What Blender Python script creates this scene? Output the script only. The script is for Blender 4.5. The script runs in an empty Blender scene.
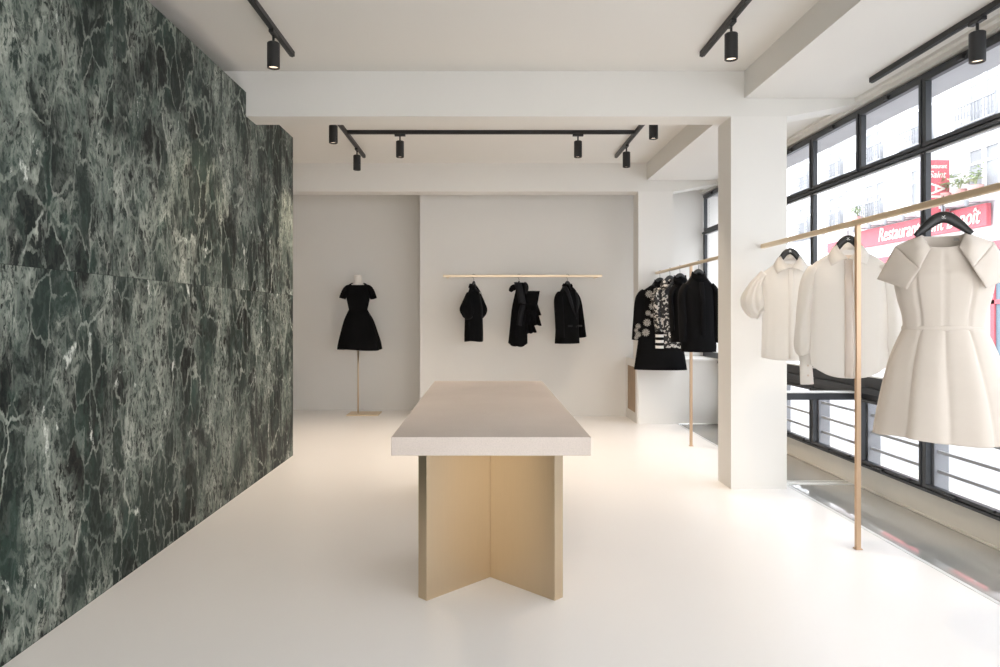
import bpy, bmesh, math, random
from mathutils import Vector, Matrix, noise
PI = math.pi
random.seed(7)
scene = bpy.context.scene
COL = scene.collection

# ------------------------------------------------------------------ materials
def new_mat(name):
    m = bpy.data.materials.new(name); m.use_nodes = True
    nt = m.node_tree
    b = nt.nodes.get('Principled BSDF')
    return m, nt, b
def N(nt, t, **kw):
    n = nt.nodes.new(t)
    for k, v in kw.items():
        if k in n.inputs: n.inputs[k].default_value = v
        else: setattr(n, k, v)
    return n
def L(nt, a, b): nt.links.new(a, b)
def math_n(nt, op, a, b=None, clamp=False):
    n = nt.nodes.new('ShaderNodeMath'); n.operation = op; n.use_clamp = clamp
    for i, v in enumerate((a, b)):
        if v is None: continue
        if isinstance(v, (int, float)): n.inputs[i].default_value = v
        else: nt.links.new(v, n.inputs[i])
    return n.outputs[0]
def ramp(nt, fac, stops, interp='LINEAR'):
    r = nt.nodes.new('ShaderNodeValToRGB'); r.color_ramp.interpolation = interp
    els = r.color_ramp.elements
    while len(els) < len(stops): els.new(0.5)
    for e, (p, c) in zip(els, stops):
        e.position = p; e.color = (*c, 1) if len(c) == 3 else c
    nt.links.new(fac, r.inputs[0]); return r.outputs[0]
def mixc(nt, fac, a, b, mode='MIX'):
    n = nt.nodes.new('ShaderNodeMix'); n.data_type = 'RGBA'; n.blend_type = mode
    for s, v in ((n.inputs[0], fac), (n.inputs[6], a), (n.inputs[7], b)):
        if isinstance(v, (int, float)): s.default_value = v
        elif isinstance(v, tuple): s.default_value = (*v, 1)
        else: nt.links.new(v, s)
    return n.outputs[2]

def plain(name, col, rough=0.5, metal=0.0, var=0.04, scale=6.0, bump=0.0, bscale=60.0, spec=0.5, emit=None, es=0, trans=0.0, sheen=0.0):
    m, nt, b = new_mat(name)
    tc = N(nt, 'ShaderNodeTexCoord')
    no = N(nt, 'ShaderNodeTexNoise', Scale=scale, Detail=4.0)
    L(nt, tc.outputs['Object'], no.inputs['Vector'])
    lo = tuple(max(0, c*(1-var)) for c in col); hi = tuple(min(1, c*(1+var)) for c in col)
    L(nt, ramp(nt, no.outputs[0], [(0.3, lo), (0.7, hi)]), b.inputs['Base Color'])
    b.inputs['Roughness'].default_value = rough; b.inputs['Metallic'].default_value = metal
    b.inputs['Specular IOR Level'].default_value = spec
    if sheen: b.inputs['Sheen Weight'].default_value = sheen
    if bump:
        n2 = N(nt, 'ShaderNodeTexNoise', Scale=bscale, Detail=5.0)
        L(nt, tc.outputs['Object'], n2.inputs['Vector'])
        bp = N(nt, 'ShaderNodeBump', Strength=bump, Distance=0.01)
        L(nt, n2.outputs[0], bp.inputs['Height']); L(nt, bp.outputs[0], b.inputs['Normal'])
    if emit:
        b.inputs['Emission Color'].default_value = (*emit, 1); b.inputs['Emission Strength'].default_value = es
    if trans:
        out = nt.nodes['Material Output']
        tr = N(nt, 'ShaderNodeBsdfTranslucent'); tr.inputs[0].default_value = (*hi, 1)
        mx = N(nt, 'ShaderNodeMixShader'); mx.inputs[0].default_value = trans
        L(nt, b.outputs[0], mx.inputs[1]); L(nt, tr.outputs[0], mx.inputs[2]); L(nt, mx.outputs[0], out.inputs[0])
    return m

M = {}
M['wall'] = plain('white_plaster', (0.83, 0.808, 0.765), 0.7, var=0.012, scale=1.2, bump=0.02, bscale=40)
M['ceil'] = plain('ceiling_paint', (0.80, 0.78, 0.735), 0.75, var=0.01, scale=1.0)
M['cream'] = plain('cream_paint', (0.74, 0.71, 0.64), 0.5, var=0.02)
M['floor'] = plain('white_resin_floor', (0.88, 0.86, 0.84), 0.28, var=0.012, scale=0.8, bump=0.01, bscale=3, spec=0.35)
M['black'] = plain('black_powder_coat', (0.018, 0.018, 0.019), 0.45, var=0.1)
M['frame'] = plain('anthracite_steel', (0.035, 0.039, 0.045), 0.42, var=0.12)
M['railgrey'] = plain('grey_bar_paint', (0.42, 0.425, 0.44), 0.6, spec=0.2)
M['fin'] = plain('pale_grey_post_paint', (0.24, 0.245, 0.265), 0.6)
M['whitecloth'] = plain('ivory_cotton', (0.94, 0.925, 0.90), 0.8, var=0.02, bump=0.10, bscale=18, trans=0.74)
M['whitecloth2'] = plain('ivory_cotton_band', (0.82, 0.73, 0.65), 0.8, var=0.03, trans=0.25)
M['cream_cloth'] = plain('cream_heavy_crepe', (0.70, 0.625, 0.55), 0.75, var=0.02, bump=0.05, bscale=25, sheen=0.2)
M['blackcloth'] = plain('black_wool', (0.0048, 0.0048, 0.0054), 0.9, var=0.2, bump=0.15, bscale=40, spec=0.10)
M['blackcloth2'] = plain('charcoal_taffeta', (0.010, 0.010, 0.012), 0.65, var=0.25, bump=0.15, bscale=25, spec=0.2)
M['hanger'] = plain('black_hanger_lacquer', (0.012, 0.012, 0.012), 0.35, var=0.1)
M['silver'] = plain('silver_embroidery_thread', (0.45, 0.43, 0.40), 0.5, var=0.45, scale=90)
M['whitemark'] = plain('white_print', (0.8, 0.8, 0.78), 0.6)
M['labelgrey'] = plain('woven_label', (0.42, 0.40, 0.38), 0.7)
M['plasterform'] = plain('ivory_bust_fabric', (0.83, 0.79, 0.73), 0.7)
M['wood'] = plain('oak_panel', (0.36, 0.24, 0.14), 0.5, var=0.15, scale=5)
M['lens'] = plain('warm_lamp_glow', (1, 0.9, 0.8), 0.5, emit=(1.0, 0.80, 0.62), es=1.3)
M['reflector'] = plain('lamp_reflector', (0.75, 0.6, 0.5), 0.3)
M['facade'] = plain('white_render', (0.70, 0.70, 0.71), 0.85, var=0.03, scale=0.8)
M['stone'] = plain('pale_street_stone', (0.42, 0.42, 0.43), 0.8, var=0.08, scale=3)
M['red'] = plain('red_sign_paint', (0.50, 0.125, 0.145), 0.6, spec=0.1)
M['signgrey'] = plain('grey_sign_side', (0.30, 0.285, 0.31), 0.6)
M['signtext'] = plain('cream_lettering', (0.7, 0.66, 0.60), 0.6)
M['winwhite'] = plain('white_window_joinery', (0.6, 0.6, 0.61), 0.5)
M['winglass'] = plain('street_window_glass', (0.27, 0.275, 0.29), 0.4, spec=0.1, var=0.25, scale=1.5)
M['iron'] = plain('grey_wrought_iron', (0.27, 0.275, 0.29), 0.6, spec=0.1)
M['leaf'] = plain('pot_plant_leaf', (0.30, 0.36, 0.20), 0.6, var=0.4, scale=12)
M['terracotta'] = plain('pink_terracotta', (0.52, 0.28, 0.26), 0.7)
M['blueglass'] = plain('blue_shop_glass', (0.16, 0.22, 0.26), 0.4, spec=0.1)
M['wicker'] = plain('grey_wicker', (0.25, 0.24, 0.27), 0.7, var=0.5, scale=60)
M['whitemetal'] = plain('pale_metal_edge', (0.72, 0.73, 0.72), 0.35)

def brass(name, col, rough, streak=(1, 1, 40)):
    m, nt, b = new_mat(name)
    tc = N(nt, 'ShaderNodeTexCoord'); mp = N(nt, 'ShaderNodeMapping'); mp.inputs['Scale'].default_value = streak
    L(nt, tc.outputs['Object'], mp.inputs[0])
    no = N(nt, 'ShaderNodeTexNoise', Scale=30.0, Detail=3.0); L(nt, mp.outputs[0], no.inputs['Vector'])
    L(nt, ramp(nt, no.outputs[0], [(0.3, tuple(c*0.985 for c in col)), (0.7, tuple(min(1, c*1.015) for c in col))]), b.inputs['Base Color'])
    b.inputs['Metallic'].default_value = 1.0
    r = N(nt, 'ShaderNodeMapRange'); r.inputs[3].default_value = rough-0.05; r.inputs[4].default_value = rough+0.07
    L(nt, no.outputs[0], r.inputs[0]); L(nt, r.outputs[0], b.inputs['Roughness'])
    return m
M['brass'] = brass('satin_brass', (0.62, 0.505, 0.36), 0.40, (4, 4, 0.25))
M['brasspost'] = brass('copper_toned_brass_tube', (0.60, 0.43, 0.29), 0.45)
M['brassrail'] = brass('brushed_brass_tube', (0.80, 0.66, 0.48), 0.42)

def stone_top():
    m, nt, b = new_mat('beige_limestone')
    tc = N(nt, 'ShaderNodeTexCoord')
    n1 = N(nt, 'ShaderNodeTexNoise', Scale=1.6, Detail=6.0, Roughness=0.6); L(nt, tc.outputs['Object'], n1.inputs['Vector'])
    n2 = N(nt, 'ShaderNodeTexNoise', Scale=150.0, Detail=3.0); L(nt, tc.outputs['Object'], n2.inputs['Vector'])
    c1 = ramp(nt, n1.outputs[0], [(0.3, (0.61, 0.525, 0.46)), (0.7, (0.69, 0.60, 0.535))])
    c2 = ramp(nt, n2.outputs[0], [(0.30, (0.90, 0.90, 0.90)), (0.6, (1, 1, 1))])
    L(nt, mixc(nt, 1.0, c1, c2, 'MULTIPLY'), b.inputs['Base Color'])
    b.inputs['Roughness'].default_value = 0.42
    return m
M['stonetop'] = stone_top()

def marble():
    m, nt, b = new_mat('green_veined_marble')
    tc = N(nt, 'ShaderNodeTexCoord')
    sx = N(nt, 'ShaderNodeSeparateXYZ'); L(nt, tc.outputs['Object'], sx.inputs[0])
    Y, Z = sx.outputs[1], sx.outputs[2]
    # slabs: every slab is cut from another place of the block
    iy = math_n(nt, 'FLOOR', math_n(nt, 'DIVIDE', math_n(nt, 'ADD', Y, 0.85), 1.45))
    iz = math_n(nt, 'FLOOR', math_n(nt, 'DIVIDE', Z, 1.55))
    idx = N(nt, 'ShaderNodeCombineXYZ'); L(nt, iy, idx.inputs[0]); L(nt, iz, idx.inputs[1])
    wn = N(nt, 'ShaderNodeTexWhiteNoise'); wn.noise_dimensions = '3D'; L(nt, idx.outputs[0], wn.inputs['Vector'])
    off = N(nt, 'ShaderNodeVectorMath'); off.operation = 'MULTIPLY'; off.inputs[1].default_value = (7, 0.5, 0.5)
    L(nt, wn.outputs['Color'], off.inputs[0])
    p0 = N(nt, 'ShaderNodeVectorMath'); p0.operation = 'ADD'
    L(nt, tc.outputs['Object'], p0.inputs[0]); L(nt, off.outputs[0], p0.inputs[1])
    mp = N(nt, 'ShaderNodeMapping'); mp.inputs['Scale'].default_value = (1, 1.0, 0.56); L(nt, p0.outputs[0], mp.inputs[0])
    P = mp.outputs[0]
    def warp(vec, sc, amt, det=4.0):
        no = N(nt, 'ShaderNodeTexNoise', Scale=sc, Detail=det, Roughness=0.62); L(nt, vec, no.inputs['Vector'])
        s = N(nt, 'ShaderNodeVectorMath'); s.operation = 'SUBTRACT'; s.inputs[1].default_value = (0.5, 0.5, 0.5)
        L(nt, no.outputs['Color'], s.inputs[0])
        k = N(nt, 'ShaderNodeVectorMath'); k.operation = 'SCALE'; k.inputs['Scale'].default_value = amt; L(nt, s.outputs[0], k.inputs[0])
        a = N(nt, 'ShaderNodeVectorMath'); a.operation = 'ADD'; L(nt, vec, a.inputs[0]); L(nt, k.outputs[0], a.inputs[1])
        return a.outputs[0]
    W1 = warp(P, 2.2, 0.45, 5.0); W2 = warp(P, 6.0, 0.22, 6.0); W3 = warp(P, 14.0, 0.10, 6.0)
    def vor(vec, sc, feat):
        v = N(nt, 'ShaderNodeTexVoronoi', Scale=sc); v.feature = feat; L(nt, vec, v.inputs['Vector']); return v
    def noi(vec, sc, loc=0.0, det=8.0, ro=0.65, stretch=1.0):
        mp2 = N(nt, 'ShaderNodeMapping'); mp2.inputs['Location'].default_value = (loc, loc*2, loc*3); mp2.inputs['Scale'].default_value = (1, 1, stretch); L(nt, vec, mp2.inputs[0])
        no = N(nt, 'ShaderNodeTexNoise', Scale=sc, Detail=det, Roughness=ro); L(nt, mp2.outputs[0], no.inputs['Vector']); return no.outputs[0]
    def step(v, lo, hi): return ramp(nt, v, [(lo, (0, 0, 0)), (hi, (1, 1, 1))])
    def edge(vec, sc, w): return ramp(nt, vor(vec, sc, 'DISTANCE_TO_EDGE').outputs['Distance'], [(0, (1, 1, 1)), (w*0.5, (0.5, 0.5, 0.5)), (w, (0, 0, 0))])
    # dark stone fragments of every size in a pale crushed matrix
    def mul(*v):
        o = v[0]
        for q in v[1:]: o = math_n(nt, 'MULTIPLY', o, q)
        return o
    def sharp(vec, sc, w, feat='DISTANCE_TO_EDGE'): return ramp(nt, vor(vec, sc, feat).outputs['Distance'], [(0, (1, 1, 1)), (w*0.55, (0.85, 0.85, 0.85)), (w, (0, 0, 0))])
    W2 = warp(P, 5.0, 0.16, 5.0); W4 = warp(W2, 18.0, 0.045, 6.0)
    crush = step(noi(W2, 2.3, 4.0, 5.0, 0.6), 0.45, 0.56)           # where the stone is broken fine
    rag1 = step(noi(W4, 16.0, 3.0, 6.0, 0.7), 0.44, 0.54)
    rag2 = step(noi(W4, 30.0, 9.0, 6.0, 0.7, 0.7), 0.42, 0.52)
    e1 = mul(sharp(W2, 3.0, 0.020), step(noi(P, 4.0, 12.0, 6.0, 0.7), 0.42, 0.54))
    e2 = mul(sharp(W4, 7.0, 0.050), step(noi(P, 5.0, 2.0, 6.0, 0.7), 0.42, 0.52), 0.62)
    e3 = mul(sharp(W4, 15.0, 0.12), math_n(nt, 'ADD', math_n(nt, 'MULTIPLY', crush, 0.75), 0.12), math_n(nt, 'ADD', math_n(nt, 'MULTIPLY', rag1, 0.8), 0.2))
    e4 = mul(sharp(W4, 31.0, 0.22), crush, rag2, 0.85)
    e5 = mul(step(noi(W4, 60.0, 5.0, 6.0, 0.7, 0.6), 0.52, 0.60), math_n(nt, 'ADD', math_n(nt, 'MULTIPLY', crush, 0.55), 0.06))
    sepB = N(nt, 'ShaderNodeSeparateColor'); L(nt, vor(W4, 7.0, 'F1').outputs['Color'], sepB.inputs[0])
    sepC = N(nt, 'ShaderNodeSeparateColor'); L(nt, vor(W4, 15.0, 'F1').outputs['Color'], sepC.inputs[0])
    base = mixc(nt, math_n(nt, 'MULTIPLY', sepB.outputs[1], 0.9), (0.008, 0.010, 0.010), (0.026, 0.040, 0.035))
    base = mixc(nt, mul(step(noi(W2, 6.0, 1.0, 7.0, 0.7), 0.52, 0.70), 0.7), base, (0.045, 0.080, 0.066))
    base = mixc(nt, mul(step(sepC.outputs[0], 0.55, 0.75), crush, 0.65), base, (0.075, 0.098, 0.085))
    pale = ramp(nt, noi(W2, 9.0, 14.0, 7.0, 0.7), [(0.35, (0.14, 0.165, 0.148)), (0.52, (0.235, 0.26, 0.23)), (0.68, (0.40, 0.42, 0.375))])
    v = math_n(nt, 'MAXIMUM', math_n(nt, 'MAXIMUM', mul(e1, 0.9), e2), math_n(nt, 'MAXIMUM', e3, math_n(nt, 'MAXIMUM', e4, e5)))
    c = mixc(nt, v, base, pale)
    wh = math_n(nt, 'MULTIPLY', sharp(W2, 3.0, 0.05), step(noi(P, 6.0, 20.0, 7.0, 0.72), 0.60, 0.64))
    c = mixc(nt, math_n(nt, 'MULTIPLY', wh, 0.85), c, (0.52, 0.55, 0.51))
    # hairline slab joints
    def joint(v, o, s):
        f = math_n(nt, 'FRACT', math_n(nt, 'DIVIDE', math_n(nt, 'ADD', v, o), s))
        return math_n(nt, 'LESS_THAN', f, 0.0025/s)
    j = math_n(nt, 'MAXIMUM', joint(Y, 0.85, 1.45), joint(Z, 0.0, 1.55))
    c = mixc(nt, math_n(nt, 'MULTIPLY', j, 0.6), c, (0.01, 0.012, 0.012))
    gm = N(nt, 'ShaderNodeGamma'); gm.inputs[1].default_value = 1.16; L(nt, c, gm.inputs[0])
    c = mixc(nt, 1.0, gm.outputs[0], (1.72, 1.68, 1.68), 'MULTIPLY')
    L(nt, c, b.inputs['Base Color'])
    b.inputs['Roughness'].default_value = 0.45; b.inputs['Specular IOR Level'].default_value = 0.10
    return m
def N_noise(nt, vec, sc):
    no = N(nt, 'ShaderNodeTexNoise', Scale=sc, Detail=7.0, Roughness=0.65); L(nt, vec, no.inputs['Vector']); return no.outputs[0]
M['marble'] = marble()

def thin_glass(name, tint=(0.97, 0.98, 0.99), ior=1.45, base=None, basefac=0.0):
    m = bpy.data.materials.new(name); m.use_nodes = True; nt = m.node_tree; nt.nodes.clear()
    out = N(nt, 'ShaderNodeOutputMaterial')
    tr = N(nt, 'ShaderNodeBsdfTransparent'); tr.inputs[0].default_value = (*tint, 1)
    gl = N(nt, 'ShaderNodeBsdfGlossy'); gl.inputs['Roughness'].default_value = 0.02
    lw = N(nt, 'ShaderNodeLayerWeight'); r0 = ((ior-1)/(ior+1))**2
    p5 = math_n(nt, 'POWER', lw.outputs['Facing'], 5.0)
    # Layer Weight 'Facing' at blend 0.5 is 1-cos
    frv = math_n(nt, 'ADD', math_n(nt, 'MULTIPLY', p5, 1-r0), r0)
    mx = N(nt, 'ShaderNodeMixShader')
    first = tr.outputs[0]
    if base:
        df = N(nt, 'ShaderNodeBsdfDiffuse'); df.inputs[0].default_value = (*base, 1)
        m2 = N(nt, 'ShaderNodeMixShader'); m2.inputs[0].default_value = basefac
        L(nt, tr.outputs[0], m2.inputs[1]); L(nt, df.outputs[0], m2.inputs[2]); first = m2.outputs[0]
    L(nt, frv, mx.inputs[0]); L(nt, first, mx.inputs[1]); L(nt, gl.outputs[0], mx.inputs[2])
    L(nt, mx.outputs[0], out.inputs[0]); return m
M['glass'] = thin_glass('clear_window_glass', ior=1.25)
M['floorglass'] = thin_glass('walk_on_glass', (0.6, 0.62, 0.6), 3.4, base=(0.52, 0.51, 0.48), basefac=0.95)

def pattern_cloth():
    m, nt, b = new_mat('black_and_silver_jacquard')
    tc = N(nt, 'ShaderNodeTexCoord')
    no = N(nt, 'ShaderNodeTexNoise', Scale=19.0, Detail=1.0); L(nt, tc.outputs['Object'], no.inputs['Vector'])
    k = N(nt, 'ShaderNodeVectorMath'); k.operation = 'SCALE'; k.inputs['Scale'].default_value = 0.10; L(nt, no.outputs['Color'], k.inputs[0])
    a = N(nt, 'ShaderNodeVectorMath'); a.operation = 'ADD'; L(nt, tc.outputs['Object'], a.inputs[0]); L(nt, k.outputs[0], a.inputs[1])
    v = N(nt, 'ShaderNodeTexVoronoi', Scale=17.0); v.feature = 'DISTANCE_TO_EDGE'; L(nt, a.outputs[0], v.inputs['Vector'])
    n2 = N(nt, 'ShaderNodeTexNoise', Scale=26.0, Detail=2.0); L(nt, tc.outputs['Object'], n2.inputs['Vector'])
    f = math_n(nt, 'MULTIPLY', math_n(nt, 'LESS_THAN', v.outputs['Distance'], 0.16), math_n(nt, 'GREATER_THAN', n2.outputs[0], 0.52))
    L(nt, mixc(nt, f, (0.007, 0.007, 0.008), (0.52, 0.50, 0.47)), b.inputs['Base Color'])
    b.inputs['Roughness'].default_value = 0.7
    return m
M['jacquard'] = pattern_cloth()

# ------------------------------------------------------------------ mesh helpers
class MB:
    def __init__(s): s.v = []; s.f = []
    def add(s, vs, fs):
        o = len(s.v); s.v += [tuple(p) for p in vs]; s.f += [tuple(i+o for i in f) for f in fs]; return s
    def box(s, x0, x1, y0, y1, z0, z1):
        vs = [(x, y, z) for z in (z0, z1) for y in (y0, y1) for x in (x0, x1)]
        return s.add(vs, [(0, 2, 3, 1), (4, 5, 7, 6), (0, 1, 5, 4), (2, 6, 7, 3), (0, 4, 6, 2), (1, 3, 7, 5)])
    def prism(s, poly, a0, a1, axis):          # poly: 2D pairs in the two other axes (in xyz order)
        def mk(p, a):
            q = list(p); q.insert(axis, a); return q
        n = len(poly)
        vs = [mk(p, a0) for p in poly] + [mk(p, a1) for p in poly]
        fs = [tuple(range(n)), tuple(range(2*n-1, n-1, -1))] + [(i, i+n, (i+1) % n+n, (i+1) % n) for i in range(n)]
        return s.add(vs, fs)
    def grid(s, rows, closed=True, cap0=False, cap1=False):
        m = len(rows); n = len(rows[0]); vs = [p for r in rows for p in r]; fs = []
        for i in range(m-1):
            for j in range(n if closed else n-1):
                k = (j+1) % n
                fs.append((i*n+j, i*n+k, (i+1)*n+k, (i+1)*n+j))
        if cap0: fs.append(tuple(range(n-1, -1, -1)))
        if cap1: fs.append(tuple((m-1)*n+j for j in range(n)))
        return s.add(vs, fs)
    def lathe(s, prof, c=(0, 0, 0), n=32, cap0=True, cap1=True):
        rows = [[(c[0]+r*math.cos(2*PI*j/n), c[1]+r*math.sin(2*PI*j/n), c[2]+z) for j in range(n)] for r, z in prof]
        return s.grid(rows, True, cap0, cap1)
    def tube(s, path, rads, n=12, up=(0, 1, 0), cap=True, fold=None):
        """elliptical tube: rads = list of (a across, b along up)"""
        up = Vector(up); P = [Vector(p) for p in path]; rows = []
        for i, p in enumerate(P):
            t = (P[min(i+1, len(P)-1)]-P[max(i-1, 0)]).normalized()
            sd = t.cross(up)
            sd = sd.normalized() if sd.length > 1e-4 else Vector((1, 0, 0))
            u2 = sd.cross(t).normalized(); a, b = rads[i] if isinstance(rads, list) else rads
            row = []
            for j in range(n):
                th = 2*PI*j/n; k = 1 + (fold(i/(len(P)-1), th) if fold else 0)
                row.append(p+sd*(a*k*math.cos(th))+u2*(b*k*math.sin(th)))
            rows.append(row)
        return s.grid(rows, True, cap, cap)
    def build(s, name, mat, parent=None, smooth=False, bevel=0.0, solid=0.0, sub=0, auto=None):
        me = bpy.data.meshes.new(name); me.from_pydata(s.v, [], s.f); me.validate()
        bm = bmesh.new(); bm.from_mesh(me); bmesh.ops.recalc_face_normals(bm, faces=bm.faces); bm.to_mesh(me); bm.free()
        me.materials.append(M[mat] if isinstance(mat, str) else mat)
        o = bpy.data.objects.new(name, me); COL.objects.link(o)
        if smooth: me.polygons.foreach_set('use_smooth', [True]*len(me.polygons))
        if solid:
            md = o.modifiers.new('solid', 'SOLIDIFY'); md.thickness = solid; md.offset = 0
        if bevel:
            md = o.modifiers.new('bevel', 'BEVEL'); md.width = bevel; md.segments = 2; md.limit_method = 'ANGLE'
        if sub:
            md = o.modifiers.new('sub', 'SUBSURF'); md.levels = sub; md.render_levels = sub
        if parent: o.parent = parent
        return o
def thing(name, label, cat, loc=(0, 0, 0), rz=0.0, group=None):
    o = bpy.data.objects.new(name, None); COL.objects.link(o); o.empty_display_size = 0.1
    o.location = loc; o.rotation_euler = (0, 0, rz); o['label'] = label; o['category'] = cat
    if group: o['group'] = group
    return o
def tag(o, label, cat, group=None):
    o['label'] = label; o['category'] = cat
    if group: o['group'] = group
    return o
def struct(o, label, cat):
    o['kind'] = 'structure'; o['label'] = label; o['category'] = cat; return o
def copy_tree(o, parent=None):
    c = o.copy(); COL.objects.link(c)
    if parent: c.parent = parent
    for ch in list(o.children): copy_tree(ch, c)
    return c
def lerp(a, b, t): return a+(b-a)*t
def curve(pts, m):
    """Catmull-Rom through tuples -> m samples"""
    n = len(pts); out = []
    for i in range(m):
        t = i/(m-1)*(n-1); k = min(int(t), n-2); f = t-k
        p0, p1, p2, p3 = pts[max(k-1, 0)], pts[k], pts[k+1], pts[min(k+2, n-1)]
        out.append(tuple(0.5*((2*b)+(c-a)*f+(2*a-5*b+4*c-d)*f*f+(3*b-a-3*c+d)*f**3) for a, b, c, d in zip(p0, p1, p2, p3)))
    return out
def text_obj(name, body, size, mat, loc, rot, parent=None, shear=0.0, ext=0.004, xscale=1.0):
    cu = bpy.data.curves.new(name, 'FONT'); cu.body = body; cu.size = size; cu.align_x = 'CENTER'; cu.align_y = 'CENTER'
    cu.shear = shear; cu.extrude = ext; cu.offset = 0.006*size
    t = bpy.data.objects.new(name+'_curve', cu); COL.objects.link(t)
    dg = bpy.context.evaluated_depsgraph_get(); dg.update()
    me = bpy.data.meshes.new_from_object(t.evaluated_get(dg)); bpy.data.objects.remove(t)
    me.materials.clear(); me.materials.append(M[mat])
    o = bpy.data.objects.new(name, me); COL.objects.link(o)
    o.location = loc; o.rotation_euler = rot; o.scale = (xscale, 1, 1)
    if parent: o.parent = parent
    return o

# ------------------------------------------------------------------ the setting
H = 3.256; HL = 3.045; HB = 2.904          # main ceiling, lowered ceiling by the window, beam soffit
XM = -1.86                                # marble face
PX0, PX1 = 1.915, 2.35                    # pillars in x
XW = 2.97                                 # window plane
YB, YR = 9.45, 10.05                      # back wall, recess wall
Y0 = -2.2
struct(MB().box(-3.7, 2.40, Y0, 10.1, -0.12, 0).build('floor', 'floor'), 'seamless white resin floor of the boutique', 'floor')
struct(MB().box(-3.7, 3.3, Y0, 10.3, H, H+0.15).build('ceiling', 'ceil'), 'off-white plaster ceiling between the beams', 'ceiling')
struct(MB().box(2.02, XW+0.3, Y0, 9.6, HL, H).build('trim_1', 'ceil'), 'lowered white ceiling strip running along the window side', 'ceiling')
def beam(y0, y1):
    return MB().prism([(-3.7, HB), (PX1, HB), (XW, 3.015), (XW, H), (-3.7, H)], y0, y1, 1)
struct(beam(5.45, 5.69).build('trim_2', 'ceil'), 'white ceiling beam above the front pillar', 'beam')
struct(beam(8.74, 8.98).build('trim_3', 'ceil'), 'white ceiling beam in front of the back wall', 'beam')
struct(MB().box(PX0, PX1, 5.45, 5.75, 0, HB).build('trim_4', 'wall'), 'square white pillar between the two clothes rails', 'pillar')
struct(MB().box(PX0, PX1, 8.74, 9.03, 0, HB).build('trim_5', 'wall'), 'square white pillar by the low cabinet near the back wall', 'pillar')
wb = MB().prism([(-3.8, YR), (-0.8775, YR), (-0.8775, YB), (3.3, YB), (3.3, YR+0.2), (-3.8, YR+0.2)], -0.1, H+0.1, 2)
struct(wb.build('wall_back', 'wall'), 'white back wall with a shallow recess at its left', 'wall')
mar = MB().prism([(Y0, 0), (6.78, 0), (6.78, 3.078), (5.69, 3.078), (5.69, HB), (5.45, HB), (5.45, 3.092), (Y0, 3.092)], XM-0.04, XM, 0)
struct(mar.build('wall_left', 'marble'), 'dark green marble wall with pale veins on the left', 'wall')
wl = MB().prism([(-2.25, Y0), (-2.25, 6.70), (-3.7, 6.70), (-3.7, 10.1), (-3.8, 10.1), (-3.8, Y0)], 0, H, 2)
struct(wl.build('wall_left_behind', 'wall'), 'white wall hidden behind the green marble facing', 'wall')
# street wall under and over the window
struct(MB().box(XW, 3.30, Y0, 10.2, -0.6, 0.178).box(XW-0.012, XW, Y0, YB, 0.0, 0.012).build('wall_right', 'cream'), 'cream wall strip under the long window', 'wall')
struct(MB().box(XW, 3.30, Y0, 10.2, 2.975, H+0.15).build('wall_right_lintel', 'wall'), 'white lintel above the long window', 'wall')
struct(MB().box(XW-0.05, XW, Y0, YB, 2.99, HL).box(XW-0.09, XW-0.05, Y0, YB, HL-0.022, HL).build('trim_6', 'ceil'), 'thin white cornice strip where ceiling meets the window', 'trim')
M['soffit'] = plain('grey_outdoor_soffit', (0.50, 0.50, 0.515), 0.8)
struct(MB().box(XW+0.012, 3.30, Y0, 10.2, 2.96, 2.975).build('trim_9', 'soffit'), 'grey soffit outside above the long window', 'trim')
# unseen wall behind the photographer, its entrance left open to let in sky light
wf = MB().box(-3.8, -1.3, Y0-0.2, Y0, 0, H).box(1.7, 3.3, Y0-0.2, Y0, 0, H).box(-1.3, 1.7, Y0-0.2, Y0, 2.6, H)
struct(wf.build('wall_front', 'wall'), 'white wall around the shop entrance', 'wall')
# glass floor strip
struct(MB().box(2.425, XW, Y0, 8.77, -0.05, -0.002).build('floor_glass_strip', 'floorglass'), 'grey reflective glass floor strip along the window wall', 'glass floor')
struct(MB().box(2.40, 2.425, Y0, 8.77, -0.12, 0.002).build('trim_7', 'whitemetal'), 'pale metal edge between white floor and glass strip', 'trim')
struct(MB().box(2.425, XW, 5.61, 5.67, -0.05, 0.003).box(2.425, XW, 5.72, 5.735, -0.05, 0.001).build('trim_8', 'whitemetal'), 'pale crossbar in the glass strip beside the pillar', 'trim')
struct(MB().box(2.40, XW, Y0, 9.4, -0.2, -0.12).build('floor_under_glass', 'cream'), 'base below the glass floor strip', 'floor')

# the long window
win = bpy.data.objects.new('window_1', None); COL.objects.link(win); win.location = (XW, 5.0, 0.19)
struct(win, 'long black steel window along the street side', 'window')
def wpart(mb, name, mat, par=win, **k):
    o = mb.build(name, mat, par, **k)
    o.data.transform(Matrix.Translation(-Vector(win.location))); return o
WY0, WY1 = 0.6, YB-0.01
ZT = 2.465; ZS = 0.88
mull = [9.40, 7.90, 6.30, 4.70, 3.10, 1.50]     # full-height mullions
half = [8.70, 7.10, 5.50, 3.90, 2.30]           # only above the transom and in the low band
FO = XW+0.008
wpart(MB().box(XW-0.03, FO, WY0, WY1, 2.943, 2.975), 'head_frame', 'frame', bevel=0.003)
wpart(MB().box(XW-0.025, FO, WY0, WY1, ZT-0.02, ZT+0.02).box(XW-0.045, XW-0.025, WY0, WY1, ZT-0.010, ZT+0.010), 'transom', 'frame', bevel=0.003)
wpart(MB().box(XW-0.028, FO-0.002, WY0, WY1, ZT-0.027, ZT-0.02), 'transom_highlight', 'railgrey')  # pale strip painted in for light caught along the transom's lower edge
wpart(MB().box(XW-0.03, FO, WY0, WY1, 0.80, ZS+0.005).box(XW-0.06, XW-0.005, WY0, WY1, 0.755, 0.80).box(XW-0.02, FO, WY0, WY1, 0.705, 0.755), 'middle_rail', 'frame', bevel=0.003)
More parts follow.
